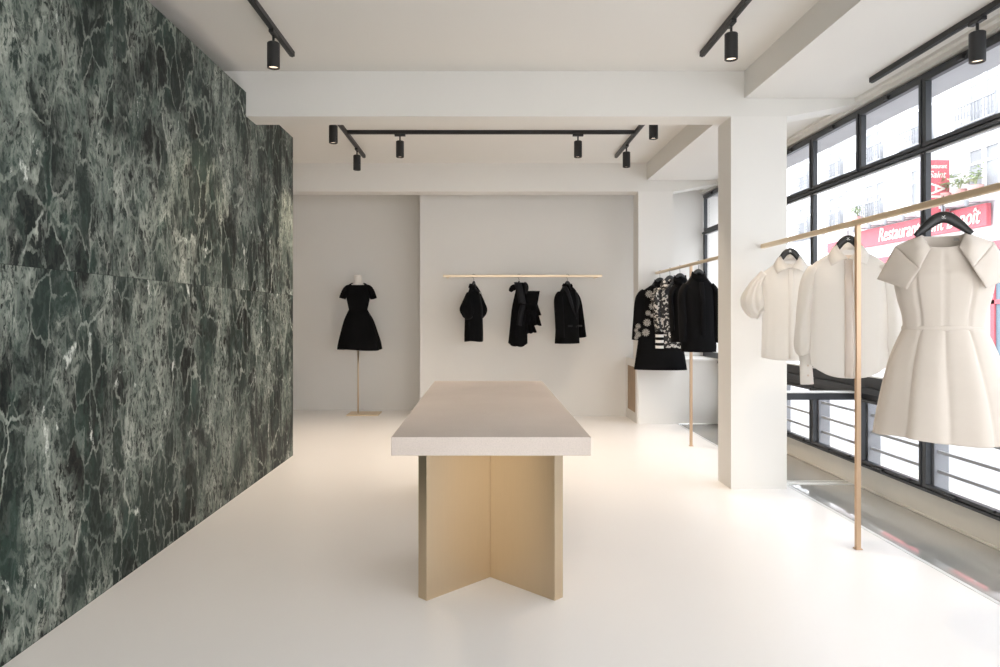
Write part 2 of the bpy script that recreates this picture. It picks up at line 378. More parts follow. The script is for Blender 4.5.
wpart(MB().box(XW-0.05, FO, WY0, WY1, ZS+0.005, ZS+0.016), 'sill', 'whitemetal')
wpart(MB().box(XW-0.04, FO, WY0, WY1, 0.18, 0.200).box(XW-0.02, FO, WY0, WY1, 0.200, 0.206), 'bottom_frame', 'frame', bevel=0.003)
for y in mull:
    wpart(MB().box(XW-0.03, FO, y-0.030, y-0.006, 0.76, ZT-0.02).box(XW-0.03, FO, y+0.006, y+0.030, 0.76, ZT-0.02).box(XW-0.018, FO, y-0.008, y+0.008, 0.2, 2.955).box(XW-0.03, FO, y-0.012, y+0.012, ZT+0.02, 2.945).box(XW-0.03, FO, y-0.014, y+0.014, 0.2, 0.72), 'mullion', 'frame', bevel=0.002)
for y in half:
    wpart(MB().box(XW-0.025, FO, y-0.012, y+0.012, ZT+0.02, 2.945), 'mullion', 'frame', bevel=0.002)
    wpart(MB().box(XW-0.025, FO, y-0.014, y+0.014, 0.2, 0.72), 'low_mullion', 'frame', bevel=0.002)
allm = sorted(mull+half+[WY0])
def sash(y0, y1, z0, z1, w=0.026):
    return (MB().box(XW-0.036, FO-0.003, y0, y1, z0, z0+w).box(XW-0.036, FO-0.003, y0, y1, z1-w, z1)
            .box(XW-0.036, FO-0.003, y0, y0+w, z0+w, z1-w).box(XW-0.036, FO-0.003, y1-w, y1, z0+w, z1-w))
def pane(y0, y1, z0, z1, par):
    wpart(MB().add([(XW, y0, z0), (XW, y1, z0), (XW, y1, z1), (XW, y0, z1)], [(0, 1, 2, 3)]), 'pane', 'glass', par)
for a, c in zip(allm, allm[1:]):
    s = wpart(sash(a+0.014, c-0.014, ZT+0.021, 2.942), 'vent_sash', 'frame', bevel=0.002)
    pane(a+0.035, c-0.035, ZT+0.04, 2.925, s)
    wpart(MB().box(XW-0.055, XW-0.03, (a+c)/2-0.02, (a+c)/2+0.03, 2.925, 2.955), 'latch', 'black', s)
    s = wpart(sash(a+0.016, c-0.016, 0.207, 0.704, 0.022), 'low_sash', 'frame', bevel=0.002)
    pane(a+0.04, c-0.04, 0.226, 0.685, s)
    wpart(MB().box(XW-0.055, XW-0.038, (a+c)/2+0.05, (a+c)/2+0.17, 0.208, 0.220).box(XW-0.05, XW-0.034, a+0.12, a+0.16, 0.215, 0.232), 'handle', 'black', s)
for a, c in zip(sorted(mull), sorted(mull)[1:]):
    pane(a+0.03, c-0.03, ZS+0.01, ZT-0.03, win)
# guard bars and posts outside the low sashes
for y in allm[1:]:
    wpart(MB().box(FO+0.001, XW+0.105, y-0.06, y-0.01, 0.18, 0.75), 'guard_post', 'fin')
    for zz in (0.31, 0.44, 0.57):
        wpart(MB().box(XW+0.03, XW+0.045, y-0.80, y-0.06, zz, zz+0.020), 'guard_bar', 'railgrey')
# steel tie bar between pillar and window
tie = MB().box(PX1, XW-0.03, 5.50, 5.55, 0.690, 0.745).build('steel_crossbar', 'frame', bevel=0.003)
tag(tie, 'dark steel crossbar spanning from front pillar to the low window', 'bar')
MB().box(PX1, XW-0.03, 5.49, 5.56, 0.745, 0.757).build('top_strip', 'whitemetal', tie)
# low cabinet
cab = thing('low_cabinet', 'low white cabinet with a wooden side panel beside the back pillar', 'cabinet', (2.4, 9.1, 0))
cl = Vector((-2.4, -9.1, 0))
def cp(mb, n, m, **k):
    o = mb.build(n, m, cab, **k); o.data.transform(Matrix.Translation(cl)); return o
cp(MB().box(1.90, PX0, 8.76, YB, 0, 0.12).box(1.90, PX0, 8.76, YB, 0.70, 0.80).box(1.90, PX0, 8.76, 8.85, 0.12, 0.70).box(1.90, PX0, 9.37, YB, 0.12, 0.70), 'side_frame', 'wall')
cp(MB().box(1.91, PX0, 8.85, 9.37, 0.12, 0.70), 'side_panel', 'wood')
cp(MB().box(PX1, 2.95, 8.775, 9.44, 0, 0.785), 'carcass', 'wall')
cp(MB().box(PX1, 2.95, 8.755, 9.44, 0.785, 0.81), 'worktop', 'wall')

# ------------------------------------------------------------------ ceiling tracks and spotlights
def track(name_label, segs):
    t = thing('ceiling_track', name_label, 'lighting track', (sum(s[0] for s in segs)/len(segs), segs[0][2], H))
    for (x0, x1, y0, y1, z) in segs:
        o = MB().box(x0, x1, y0, y1, z-0.036, z).box(x0+0.010 if x1-x0 < 0.1 else x0, x1-0.010 if x1-x0 < 0.1 else x1, y0+0.010 if y1-y0 < 0.1 else y0, y1-0.010 if y1-y0 < 0.1 else y1, z-0.040, z-0.036).build('track_rail', 'black', t, bevel=0.002)
        o.data.transform(Matrix.Translation(-Vector(t.location)))
    return t
TW = 0.018
track('black ceiling track at upper left, beside the marble wall', [(-1.39-TW, -1.39+TW, 0.9, 5.05, H)])
track('black ceiling track at upper middle right, ahead of the pillar', [(1.565-TW, 1.565+TW, 0.9, 5.05, H)])
track('black ceiling track beside the street window at upper right', [(2.75-TW, 2.75+TW, 0.9, 4.98, HL)])
track('black H-shaped ceiling track behind the front beam', [(-1.43-TW, -1.43+TW, 6.05, 8.28, H), (1.55-TW, 1.55+TW, 6.05, 8.28, H), (-1.43+TW, 1.55-TW, 7.19-TW, 7.19+TW, H)])
spot_src = None
WARM = (1.0, 0.82, 0.64)
def spot(loc, label, axis='y', e=45.0, tilt=None, size=95):
    global spot_src
    if spot_src is None:
        r = thing('track_spotlight', label, 'spotlight', loc)
        MB().box(-0.016, 0.016, -0.055, 0.055, -0.022, 0.0).build('adapter', 'black', r, bevel=0.002)
        MB().lathe([(0.008, -0.075), (0.008, -0.02)], n=12).build('stem', 'black', r)
        MB().lathe([(0.0, -0.072), (0.036, -0.072), (0.041, -0.077), (0.041, -0.238), (0.036, -0.240), (0.035, -0.222)], n=32, cap0=False, cap1=False).build('lamp_housing', 'black', r, smooth=False, bevel=0)
        MB().lathe([(0.036, -0.226), (0.0005, -0.222)], n=32, cap0=False).build('lens', 'lens', r)
        spot_src = r
    else:
        r = copy_tree(spot_src)
        r.location = loc; r['label'] = label
    r['group'] = 'black cylinder spotlights on the ceiling tracks'
    for ch in r.children:
        if ch.name.startswith('adapter') and axis == 'x': ch.rotation_euler = (0, 0, PI/2)
    li = bpy.data.lights.new('lamp_beam', 'SPOT'); li.energy = e; li.color = WARM; li.spot_size = math.radians(size); li.spot_blend = 0.8; li.shadow_soft_size = 0.03
    lo = bpy.data.objects.new('lamp_beam', li); COL.objects.link(lo); lo.location = (loc[0], loc[1], loc[2]-0.25)
    if tilt: lo.rotation_euler = tilt
    return r
zt = H-0.038
SP = 44
spot((-1.39, 4.60, zt), 'black cylinder spotlight on the track nearest the marble wall', e=SP*1.6)
spot((1.565, 4.45, zt), 'black cylinder spotlight on the upper middle right track, left of the pillar', e=SP*1.6)
spot((2.75, 3.91, HL-0.038), 'black cylinder spotlight against the street window at upper right', e=SP*0.25)
spot((-1.43, 6.60, zt), 'black spotlight at the near left end of the H-shaped track', e=SP*1.7)
spot((-1.43, 7.82, zt), 'black spotlight at the far left end of the H-shaped track', e=SP*1.7)
spot((-0.873, 7.19, zt), 'black spotlight on the left of the H-shaped track crossbar', 'x', e=SP*1.7)
spot((0.955, 7.19, zt), 'black spotlight on the right of the H-shaped track crossbar', 'x', e=SP*1.7)
spot((1.55, 6.44, zt), 'black spotlight at the near right end of the H-shaped track', e=SP*1.7)
spot((1.55, 7.67, zt), 'black spotlight at the far right end of the H-shaped track', e=SP*1.7)

# ------------------------------------------------------------------ display table
tb = thing('display_table', 'long display table with beige stone top on crossed brass panels', 'table', (0.027, 4.44, 0))
MB().box(-0.443, 0.443, -1.34, 1.34, 0.731, 0.814).build('tabletop', 'stonetop', tb, bevel=0.0025)
def panel(yc, ang, a, b, t=0.062):
    d = Vector((math.cos(ang), math.sin(ang))); n = Vector((-d.y, d.x))*t/2
    c = Vector((0, yc-4.44)); p = [c+d*a-n, c+d*b-n, c+d*b+n, c+d*a+n]
    return MB().prism([tuple(q) for q in p], 0.0, 0.731, 2)
for yc in (3.662, 5.20):
    panel(yc, PI/4, -0.46, 0.46).build('leg_panel', 'brass', tb, bevel=0.002)
    panel(yc, 3*PI/4, 0.031, 0.46).build('leg_panel', 'brass', tb, bevel=0.002)
    panel(yc, 3*PI/4, -0.46, -0.031).build('leg_panel', 'brass', tb, bevel=0.002)

# ------------------------------------------------------------------ clothes rails
RX, RZ = 2.16, 1.892
def rail_thing(label, x, y0, y1, z, posts, th=0.017, plate=False):
    r = thing('clothes_rail', label, 'clothes rail', (x, posts[0], 0))
    MB().box(-th, th, y0-posts[0], y1-posts[0], z-th, z+th).build('rail', 'brassrail', r, bevel=0.006)
    for p in posts:
        MB().box(-0.013, 0.013, p-posts[0]-0.013, p-posts[0]+0.013, 0, z-th).box(-0.02, 0.02, p-posts[0]-0.02, p-posts[0]+0.02, 0, 0.006).build('post', 'brasspost', r, bevel=0.002)
    return r
rail_thing('brass clothes rail on a thin post in front of the window, holding white clothes', RX, 1.6, 5.45, RZ, [4.056, 2.0])
rail_thing('brass clothes rail between the two pillars, holding black coats', 2.14, 5.75, 8.74, 1.885, [7.27], 0.015)
wr = thing('wall_rail', 'horizontal brass clothes rail fixed to the white back wall', 'clothes rail', (0.488, 9.10, 1.870))
MB().box(-1.034, 1.034, -0.014, 0.014, -0.016, 0.016).build('rail', 'brassrail', wr, bevel=0.007)
for s in (-1, 1):
    MB().box(s*0.99-0.012, s*0.99+0.012, 0.014, 0.35, -0.012, 0.012).build('bracket', 'brassrail', wr, bevel=0.002)

# ------------------------------------------------------------------ garments
def sgn(v): return (v > 0)-(v < 0)
def body_mb(rings, m=40, n=72, p=2.4, fold=None, top=None, bottom=None):
    """rings from hem up: (z, cx, cy, halfwidth, halfdepth). fold(t,th)->radial factor; top(th)->dz at neck; bottom(th)->dz at hem"""
    rs = curve(rings, m); rows = []
    zt_, zb_ = rs[-1][0], rs[0][0]
    for i, (z, cx, cy, hw, hd) in enumerate(rs):
        t = i/(m-1); row = []
        for j in range(n):
            th = 2*PI*j/n; c, s = math.cos(th), math.sin(th)
            k = 1+(fold(t, th) if fold else 0)
            x = hw*sgn(c)*abs(c)**(2/p)*k; y = hd*sgn(s)*abs(s)**(2/p)*k
            dz = 0
            if top: dz += top(th)*max(0, (t-0.72)/0.28)**2
            if bottom: dz += bottom(th)*max(0, (0.3-t)/0.3)**2
            row.append((cx+x, cy+y, z+dz))
        rows.append(row)
    return MB().grid(rows, True)
def front(th): return max(0.0, -math.sin(th))
def soft_folds(seed, amp=0.03, k=(5, 9, 13)):
    ph = [random.Random(seed+i).uniform(0, 6.28) for i in range(len(k))]
    def f(t, th): return amp*(1-t)*sum(math.cos(kk*th+ph[i]+t*2)/(i+1) for i, kk in enumerate(k))
    return f
def hanger(loc, rz, label, group, drop=0.075, hw=0.19, slope=0.155, logo=True, deep=True, th=0.022):
    h = thing('clothes_hanger', label, 'hanger', loc, rz, group)
    pr = ((0, 0), (0.2, 0.09), (0.40, 0.34), (0.66, 0.68), (1, 1)) if deep else ((0, 0), (0.25, 0.10), (0.5, 0.36), (0.75, 0.67), (1, 1))
    pts = curve([(-hw*a, 0, -drop-slope*b) for a, b in pr[::-1]]+[(hw*a, 0, -drop-slope*b) for a, b in pr[1:]], 33)
    rad = [(th*0.45+th*0.55*math.sin(PI*i/32), 0.008+0.002*math.sin(PI*i/32)) for i in range(33)]
    MB().tube(pts, rad, 12).build('arms', 'hanger', h, smooth=True)
    hk = [(0, 0, -drop+0.01), (0, 0, -0.035)] + [(0.0, 0.023*math.cos(a), 0.023*math.sin(a)) for a in [math.radians(d) for d in range(-60, 200, 20)]]
    hk = [(0, 0, -drop+0.01), (0, 0, -0.040)] + [(0, 0.0245*math.sin(math.radians(d)), -0.0245*math.cos(math.radians(d))) for d in range(25, 291, 19)]
    MB().tube(hk, (0.0022, 0.0022), 8, up=(1, 0, 0)).build('hook', 'hanger', h, smooth=True)
    if logo:
        lm = MB()
        for a, b in (((-0.006, 0.007), (0.007, -0.006)), ((0.007, 0.008), (-0.002, -0.001)), ((-0.007, -0.002), (0.001, -0.007)), ((0.008, -0.004), (0.010, -0.007))):
            lm.tube([(a[0], -0.0108, -drop-0.002+a[1]), (b[0], -0.0108, -drop-0.002+b[1])], (0.0011, 0.0006), 6)
        lm.build('logo', 'whitemark', h)
    return h
def sleeve_mb(path, rads, fold=None, m=24, n=24):
    P = curve(path, m); R = curve(rads, m)
    return MB().tube(P, [tuple(r) for r in R], n, cap=False, fold=fold)
def collar_pts(k=1.0, z0=0.0, tip=1.0):
    """turn-down shirt collar with two points: stand, fold line and falling wings, both sides"""
    fo = curve([(0, .058, -.100), (.050, .040, -.100), (.068, -.002, -.112), (.046, -.050, -.158), (.004, -.082, -.205)], 18)
    ou = curve([(0, .074, -.148), (.080, .050, -.156), (.116, .0, -.170), (.116, -.052, -.205), (.100*tip, -.090, -.200-.046*tip)], 18)
    stn = curve([(0, .048, -.145), (.046, .032, -.147), (.060, -.005, -.16), (.040, -.050, -.19), (.002, -.078, -.215)], 18)
    rows = []
    for src in (stn, fo, [tuple(lerp(a, b, .5)+(0.006 if q == 2 else 0) for q, (a, b) in enumerate(zip(p1, p2))) for p1, p2 in zip(fo, ou)], ou):
        rows.append([(-x*k, y*k, z+z0) for x, y, z in src[::-1]]+[(x*k, y*k, z+z0) for x, y, z in src[1:]])
    return MB().grid(rows, False)

# --- cream fit-and-flare dress
G_W = 'white clothes on the rail in front of the window'
def white_dress(loc, rz):
    d = thing('dress', 'cream short-sleeved dress with flared pleated skirt on the window rail', 'dress', loc, rz, G_W)
    def ntop(th): return -0.072*front(th)**0.8
    def bf(t, th):
        f = 0
        for a in (-90-33, -90+33):                # princess darts
            q = (math.degrees(th)-a+540) % 360-180
            f -= 0.075*math.exp(-(q/2.6)**2)*math.exp(-((t-0.25)/0.3)**2)
        q = (math.degrees(th)+90+540) % 360-180
        return f-0.045*math.exp(-(q/1.6)**2)
    body_mb([(-0.600, 0, 0, 0.186, 0.115), (-0.54, 0, 0, 0.190, 0.118), (-0.45, 0, 0, 0.215, 0.13), (-0.36, 0, 0, 0.228, 0.125), (-0.30, 0, 0, 0.200, 0.105), (-0.23, 0, 0, 0.135, 0.085), (-0.160, 0, 0, 0.100, 0.065)], 46, 120, 2.2, bf, ntop).build('bodice', 'cream_cloth', d, smooth=True, solid=0.003)
    MB().grid([[(r*math.cos(2*PI*j/72), r2*math.sin(2*PI*j/72), z) for j in range(72)] for r, r2, z in ((0.190, 0.119, -0.612), (0.193, 0.122, -0.606), (0.193, 0.122, -0.594), (0.189, 0.119, -0.588))], True).build('waistband', 'cream_cloth', d, smooth=True)
    pleats = [-90, -90-34, -90+34, -90-80, -90+80, 20, 55, 90, 125, 160]
    def sf(t, th):                                 # t: 0 hem .. 1 waist
        dg = math.degrees(th); f = 0
        for k, a in enumerate(pleats):
            q = (dg-a+540) % 360-180
            w = 2.2+4.5*(1-t)
            f -= (0.080 if k < 5 else 0.06)*(0.8+0.2*(1-t))*math.exp(-abs(q/w)**1.05)
        f += 0.026*(1-t)*math.cos(7*th+1.0)+0.016*(1-t)*math.cos(13*th+2.2)
        return f
    def sb(th): return 0.008*math.cos(3*th+0.6)
    body_mb([(-1.105, 0.008, 0, 0.346, 0.29), (-1.02, 0.008, 0, 0.330, 0.272), (-0.88, 0.005, 0, 0.296, 0.232), (-0.76, 0, 0, 0.258, 0.190), (-0.68, 0, 0, 0.226, 0.157), (-0.63, 0, 0, 0.202, 0.133), (-0.602, 0, 0, 0.188, 0.118)], 40, 240, 2.1, sf, None, sb).build('skirt', 'cream_cloth', d, smooth=True, solid=0.003)
    def patch(c00, c10, c11, c01, bulge, n=12):
        c00, c10, c11, c01 = map(Vector, (c00, c10, c11, c01)); b = Vector(bulge)
        return [[c00.lerp(c10, u/n).lerp(c01.lerp(c11, u/n), v/n)+b*(math.sin(PI*u/n)*math.sin(PI*v/n)) for u in range(n+1)] for v in range(n+1)]
    for s in (-1, 1):                              # folded wing sleeves on a shoulder yoke
        f = lambda P: [[(s*p.x, p.y, p.z) for p in r] for r in P]
        A, B_, C_, D_ = (.100, .004, -.155), (.222, .004, -.205), (.116, -.150, -.325), (.062, -.088, -.228)
        F_, G_ = (.308, -.012, -.362), (.172, -.135, -.418)
        y1 = f(patch(A, B_, C_, D_, (0, -.028, .012)))
        A2, D2, C2, G2 = (.100, .008, -.155), (.070, .070, -.165), (.130, .125, -.29), (.185, .115, -.40)
        y2 = f(patch(A2, B_, C2, D2, (0, .02, .01)))
        MB().grid(y1, False).grid(y2, False).build('shoulder_yoke', 'cream_cloth', d, smooth=True, solid=0.005)
        w1 = f(patch(B_, F_, G_, C_, (.004, -.022, .0))); w2 = f(patch(B_, F_, G2, C2, (.004, .03, 0)))
        MB().grid(w1, False).grid(w2, False).build('sleeve', 'cream_cloth', d, smooth=True, solid=0.005)
    MB().box(0.052, 0.098, 0.052, 0.055, -0.185, -0.172).build('care_label', 'labelgrey', d)
    return d
y_dress = 3.30
white_dress((RX, y_dress, RZ), math.radians(-29)).scale = (0.88, 0.92, 1)
hanger((RX, y_dress, RZ), math.radians(-29), 'black hanger with tiny white mark carrying the cream dress', 'black hangers on the window rail', 0.076, 0.112, 0.084, True, False, 0.027)

# --- long-sleeved shirt
def long_shirt(loc, rz):
    d = thing('shirt', 'ivory long-sleeved shirt with covered placket, hanging behind the brass post', 'shirt', loc, rz, G_W)
    def sh_b(th): return 0.075*abs(math.cos(th))**2.5
    body_mb([(-0.905, 0, 0, 0.222, 0.105), (-0.75, 0, 0, 0.232, 0.11), (-0.55, 0, 0, 0.232, 0.105), (-0.36, 0, 0, 0.228, 0.09), (-0.255, 0, 0, 0.222, 0.055), (-0.205, 0, 0, 0.175, 0.045), (-0.165, 0, 0, 0.105, 0.05), (-0.135, 0, 0, 0.068, 0.052)], 48, 110, 2.3, soft_folds(3, 0.03, (5, 9, 14)), lambda th: -0.065*front(th), sh_b).build('shirt_body', 'whitecloth', d, smooth=True, solid=0.002)
    collar_pts().build('collar', 'whitecloth', d, smooth=True, solid=0.003)
    rows = []
    for i in range(24):
        z = -0.185-0.715*i/23; yy = -0.062-0.055*min(1, i/8)+0.004*math.sin(i*0.7)
        rows.append([(x, yy-(0.0 if abs(x) > 0.02 else 0.004), z) for x in (-0.024, -0.018, 0, 0.018, 0.024)])
    MB().grid(rows, False).build('placket', 'whitecloth2', d, smooth=True, solid=0.004)
    for s in (-1, 1):
        pf = lambda t, th: 0.07*math.sin(6*th+9*t)*t+0.04*math.sin(3*th+14*t)
        sl = sleeve_mb([(s*0.200, 0, -0.245), (s*0.235, -0.005, -0.32), (s*0.258, -0.01, -0.48), (s*0.272, -0.02, -0.64), (s*0.270, -0.025, -0.735), (s*0.258, -0.025, -0.775)], [(0.030, 0.045), (0.045, 0.05), (0.048, 0.055), (0.050, 0.058), (0.050, 0.055), (0.032, 0.03)], pf, 34, 32).build('sleeve', 'whitecloth', d, smooth=True, solid=0.002)
        MB().tube([(s*0.258, -0.025, -0.768), (s*0.252, -0.025, -0.86), (s*0.246, -0.025, -0.955)], [(0.036, 0.022), (0.038, 0.024), (0.040, 0.026)], 28, cap=False).build('cuff', 'whitecloth', sl, smooth=True, solid=0.003)
        for k in range(2):
            MB().lathe([(0.0, -0.0015), (0.006, -0.0015), (0.006, 0.0015), (0.0, 0.0015)], (s*0.25+0.01, 0, 0), 12, False, False).build('button', 'whitecloth2', sl).data.transform(Matrix.Translation((0, -0.05, -0.84-0.06*k)) @ Matrix.Rotation(PI/2, 4, 'X'))
    return d
long_shirt((RX, 4.165, RZ), math.radians(-25)).scale = (0.90, 0.95, 1)
hanger((RX, 4.165, RZ), math.radians(-25), 'black hanger inside the ivory long-sleeved shirt', 'black hangers on the window rail', 0.082, 0.145, 0.155)

# --- puff-sleeved shirt
def puff_shirt(loc, rz, mat, mat2, label, grp, k=1.0):
    d = thing('blouse', label, 'blouse', loc, rz, grp)
    body_mb([(-0.85, 0, 0, 0.185, 0.10), (-0.83, 0, 0, 0.192, 0.105), (-0.60, 0, 0, 0.187, 0.10), (-0.40, 0, 0, 0.184, 0.09), (-0.30, 0, 0, 0.190, 0.07), (-0.235, 0, 0, 0.185, 0.05), (-0.185, 0, 0, 0.125, 0.048), (-0.135, 0, 0, 0.064, 0.052)], 48, 100, 2.3, soft_folds(11, 0.028), lambda th: -0.04*front(th), lambda th: 0.03*abs(math.cos(th))**2).build('blouse_body', mat, d, smooth=True, solid=0.002)
    collar_pts(0.95).build('collar', mat, d, smooth=True, solid=0.003)
    rows = [[(x, -0.062-0.05*min(1, i/8)-(0.003 if abs(x) < 0.015 else 0), -0.18-0.66*i/23) for x in (-0.018, -0.013, 0, 0.013, 0.018)] for i in range(24)]
    MB().grid(rows, False).build('placket', mat2, d, smooth=True, solid=0.003)
    for s in (-1, 1):
        pf = lambda t, th: (0.10*math.sin(11*th+3*t)+0.06*math.sin(5*th))*math.sin(PI*min(1, max(0, t)))
        sl = sleeve_mb([(s*0.178, 0, -0.235), (s*0.212, 0, -0.275), (s*0.243, 0, -0.34), (s*0.258, 0, -0.43), (s*0.240, 0, -0.505), (s*0.215, 0, -0.530)], [(0.028, 0.04), (0.030, 0.045), (0.050, 0.06), (0.082, 0.086), (0.066, 0.07), (0.030, 0.04)], pf, 30, 48).build('puff_sleeve', mat, d, smooth=True, solid=0.002)
        MB().tube([(s*0.222, 0, -0.515), (s*0.200, 0, -0.535)], [(0.040, 0.048), (0.042, 0.05)], 28, cap=False).build('cuff', mat2, sl, smooth=True, solid=0.003)
    return d
puff_shirt((RX, 4.96, RZ), math.radians(-18), 'whitecloth', 'whitecloth', 'ivory blouse with round puff sleeves, nearest the front pillar on the window rail', G_W).scale = (0.94, 0.97, 1)
hanger((RX, 4.96, RZ), math.radians(-18), 'black hanger inside the ivory puff-sleeved blouse', 'black hangers on the window rail', 0.082, 0.145, 0.155)

# --- coats on the rail between the pillars
G_B = 'black clothes on the rail between the pillars'
def coat(name, label, cat, loc, rz, hem, hemw, shw, slv_end, mat='blackcloth', sleeve_mat=None, collar='band', grp=G_B, depth=0.10, slv_w=0.06):
    d = thing(name, label, cat, loc, rz, grp)
    body_mb([(hem, 0, 0, hemw, depth*1.25), (lerp(hem, -0.30, 0.35), 0, 0, lerp(hemw, shw, 0.45), depth*1.1), (lerp(hem, -0.30, 0.7), 0, 0, lerp(hemw, shw, 0.85), depth), (-0.30, 0, 0, shw, depth*0.8), (-0.235, 0, 0, shw*0.97, 0.055), (-0.185, 0, 0, shw*0.68, 0.05), (-0.14, 0, 0, 0.072, 0.055)], 44, 90, 2.3, soft_folds(int(hem*-100), 0.02), lambda th: -0.05*front(th)).build('coat_body' if cat == 'coat' else 'jacket_body', mat, d, smooth=True, solid=0.003)
    sm = sleeve_mat or mat
    ex0, ez = slv_end
    for s in (-1, 1):
        ex = ex0*(1.22 if s > 0 else 0.80) if name == 'blazer' else ex0
        sleeve_mb([(s*(shw-0.03), 0, -0.225), (s*(shw+0.02), -0.005, -0.32), (s*lerp(shw+0.02, ex, 0.5), -0.015, lerp(-0.32, ez, 0.5)), (s*ex, -0.03, ez)], [(0.035, 0.045), (slv_w, 0.058), (slv_w, 0.06), (slv_w*0.95, 0.055)], lambda t, th: 0.04*math.sin(3*th+8*t), 28, 28).build('sleeve', sm, d, smooth=True, solid=0.003)
    if collar == 'band':
        MB().grid([[(r*math.cos(2*PI*j/48), r2*math.sin(2*PI*j/48), z-0.04*front(2*PI*j/48)) for j in range(48)] for r, r2, z in ((0.074, 0.058, -0.145), (0.070, 0.056, -0.115), (0.064, 0.052, -0.09), (0.066, 0.054, -0.088))], True).build('collar', mat, d, smooth=True, solid=0.004)
    elif collar == 'shirt':
        collar_pts().build('collar', mat, d, smooth=True, solid=0.004)
    return d
XB, ZB = 2.14, 1.885
def yb(px): return XB*700/(px-485)
cA = coat('coat', 'long black coat with silver flower embroidery, hanging nearest the back pillar', 'coat', (XB, yb(660), ZB), math.radians(-9), -1.19, 0.315, 0.215, (0.285, -0.83))
hanger((XB, yb(660), ZB), 0, 'black hanger inside the embroidered black coat', 'black hangers on the rail between the pillars', 0.085, 0.17, 0.155, False)
def rosette(mb, x, z, r, y, rs):
    r *= 0.88
    for q in range(11):
        a = 2*PI*q/11+rs
        mb.tube([(x+math.cos(a)*r*0.25, y, z+math.sin(a)*r*0.25), (x+math.cos(a)*r*0.65, y-0.004, z+math.sin(a)*r*0.65), (x+math.cos(a+0.15)*r, y, z+math.sin(a+0.15)*r)], [(r*0.06, 0.003), (r*0.13, 0.005), (r*0.05, 0.003)], 6)
    mb.lathe([(0, -0.006), (r*0.2, -0.004), (r*0.22, 0.004), (0, 0.006)], (x, y, z), 8, False, False)
def y_front(z): return -0.088-0.05*min(1, max(0, (-z-0.22)/0.4))
rr = random.Random(5)
for x, z, r in ((-0.135, -0.27, 0.055), (-0.085, -0.33, 0.045), (-0.10, -0.42, 0.05), (-0.06, -0.22, 0.03), (-0.15, -0.50, 0.04), (-0.105, -0.53, 0.03), (-0.165, -0.615, 0.055), (-0.18, -0.735, 0.055), (-0.06, -0.40, 0.03), (-0.06, -0.55, 0.03), (0.135, -0.27, 0.055), (0.10, -0.42, 0.05), (0.165, -0.615, 0.055), (0.18, -0.735, 0.055)):
    q = MB(); rosette(q, x, z, r, y_front(z), rr.uniform(0, 3)); q.build('embroidered_flower', 'silver', cA)
for s in (-1, 1):
    for x, z, r in ((0.268, -0.66, 0.04), (0.290, -0.71, 0.03), (0.268, -0.76, 0.045), (0.29, -0.80, 0.03)):
        q = MB(); rosette(q, s*x, z, r, -0.09, rr.uniform(0, 3)); q.build('embroidered_flower', 'silver', cA)
MB().grid([[(0.062*math.cos(a), 0.050*math.sin(a)-0.002, z-0.03*front(a)) for a in [2*PI*j/40 for j in range(40)]] for z in (-0.155, -0.135)], True).build('lining', 'whitemark', cA)

cB = coat('jacket', 'black and silver patterned jacket with striped cuffs, beside the embroidered coat', 'jacket', (XB, yb(670), ZB), 0, -0.90, 0.160, 0.150, (0.135, -0.72), 'jacquard', 'jacquard', 'shirt', depth=0.075, slv_w=0.042)
hanger((XB, yb(670), ZB), 0, 'black hanger inside the patterned jacket', 'black hangers on the rail between the pillars', 0.085, 0.14, 0.155, False)
for s in (-1, 1):
    for i in range(6):
        z = -0.715-0.032*i
        MB().tube([(s*0.133, -0.05, z), (s*0.133, -0.05, z-0.031)], (0.046, 0.060), 20, cap=False).build('cuff_band', 'whitemark' if i % 2 else 'blackcloth', cB)
cC = coat('jacket', 'plain black jacket mostly hidden between the patterned jacket and black coat', 'jacket', (XB, yb(680), ZB), 0, -0.82, 0.10, 0.085, (0.09, -0.70), slv_w=0.022, depth=0.08)
hanger((XB, yb(680), ZB), 0, 'black hanger inside the half-hidden black jacket', 'black hangers on the rail between the pillars', 0.085, 0.15, 0.155, False)
cD = coat('jacket', 'plain black jacket with high collar, nearest the front pillar on the back rail', 'jacket', (XB, yb(698.5), ZB), math.radians(2), -0.885, 0.168, 0.150, (0.162, -0.80), depth=0.10, slv_w=0.036)
hanger((XB, yb(698.5), ZB), 0, 'black hanger inside the high-collared black jacket', 'black hangers on the rail between the pillars', 0.085, 0.15, 0.155, False)
rows = [[(x, -0.085-0.045*min(1, i/8)-(0.004 if abs(x) < 0.015 else 0), -0.20-0.52*i/23) for x in (-0.022, -0.014, 0.014, 0.022)] for i in range(24)]
MB().grid(rows, False).build('placket', 'blackcloth', cD, smooth=True, solid=0.004)
body_mb([(-0.892, 0, 0, 0.171, 0.128), (-0.83, 0, 0, 0.174, 0.130), (-0.765, 0, 0, 0.169, 0.124)], 8, 90, 2.3).build('hem_band', 'blackcloth', cD, smooth=True)

# --- garments on the wall rail
G_R = 'black garments on the back wall rail'
WZ = 1.870
puff_shirt((-0.145, 9.10, WZ), math.radians(72), 'blackcloth', 'blackcloth2', 'black puff-sleeved blouse hanging leftmost on the back wall rail', G_R)
hanger((-0.145, 9.10, WZ), math.radians(72), 'black hanger inside the black puff-sleeved blouse', 'black hangers on the back wall rail', 0.082, 0.15, 0.155, False)
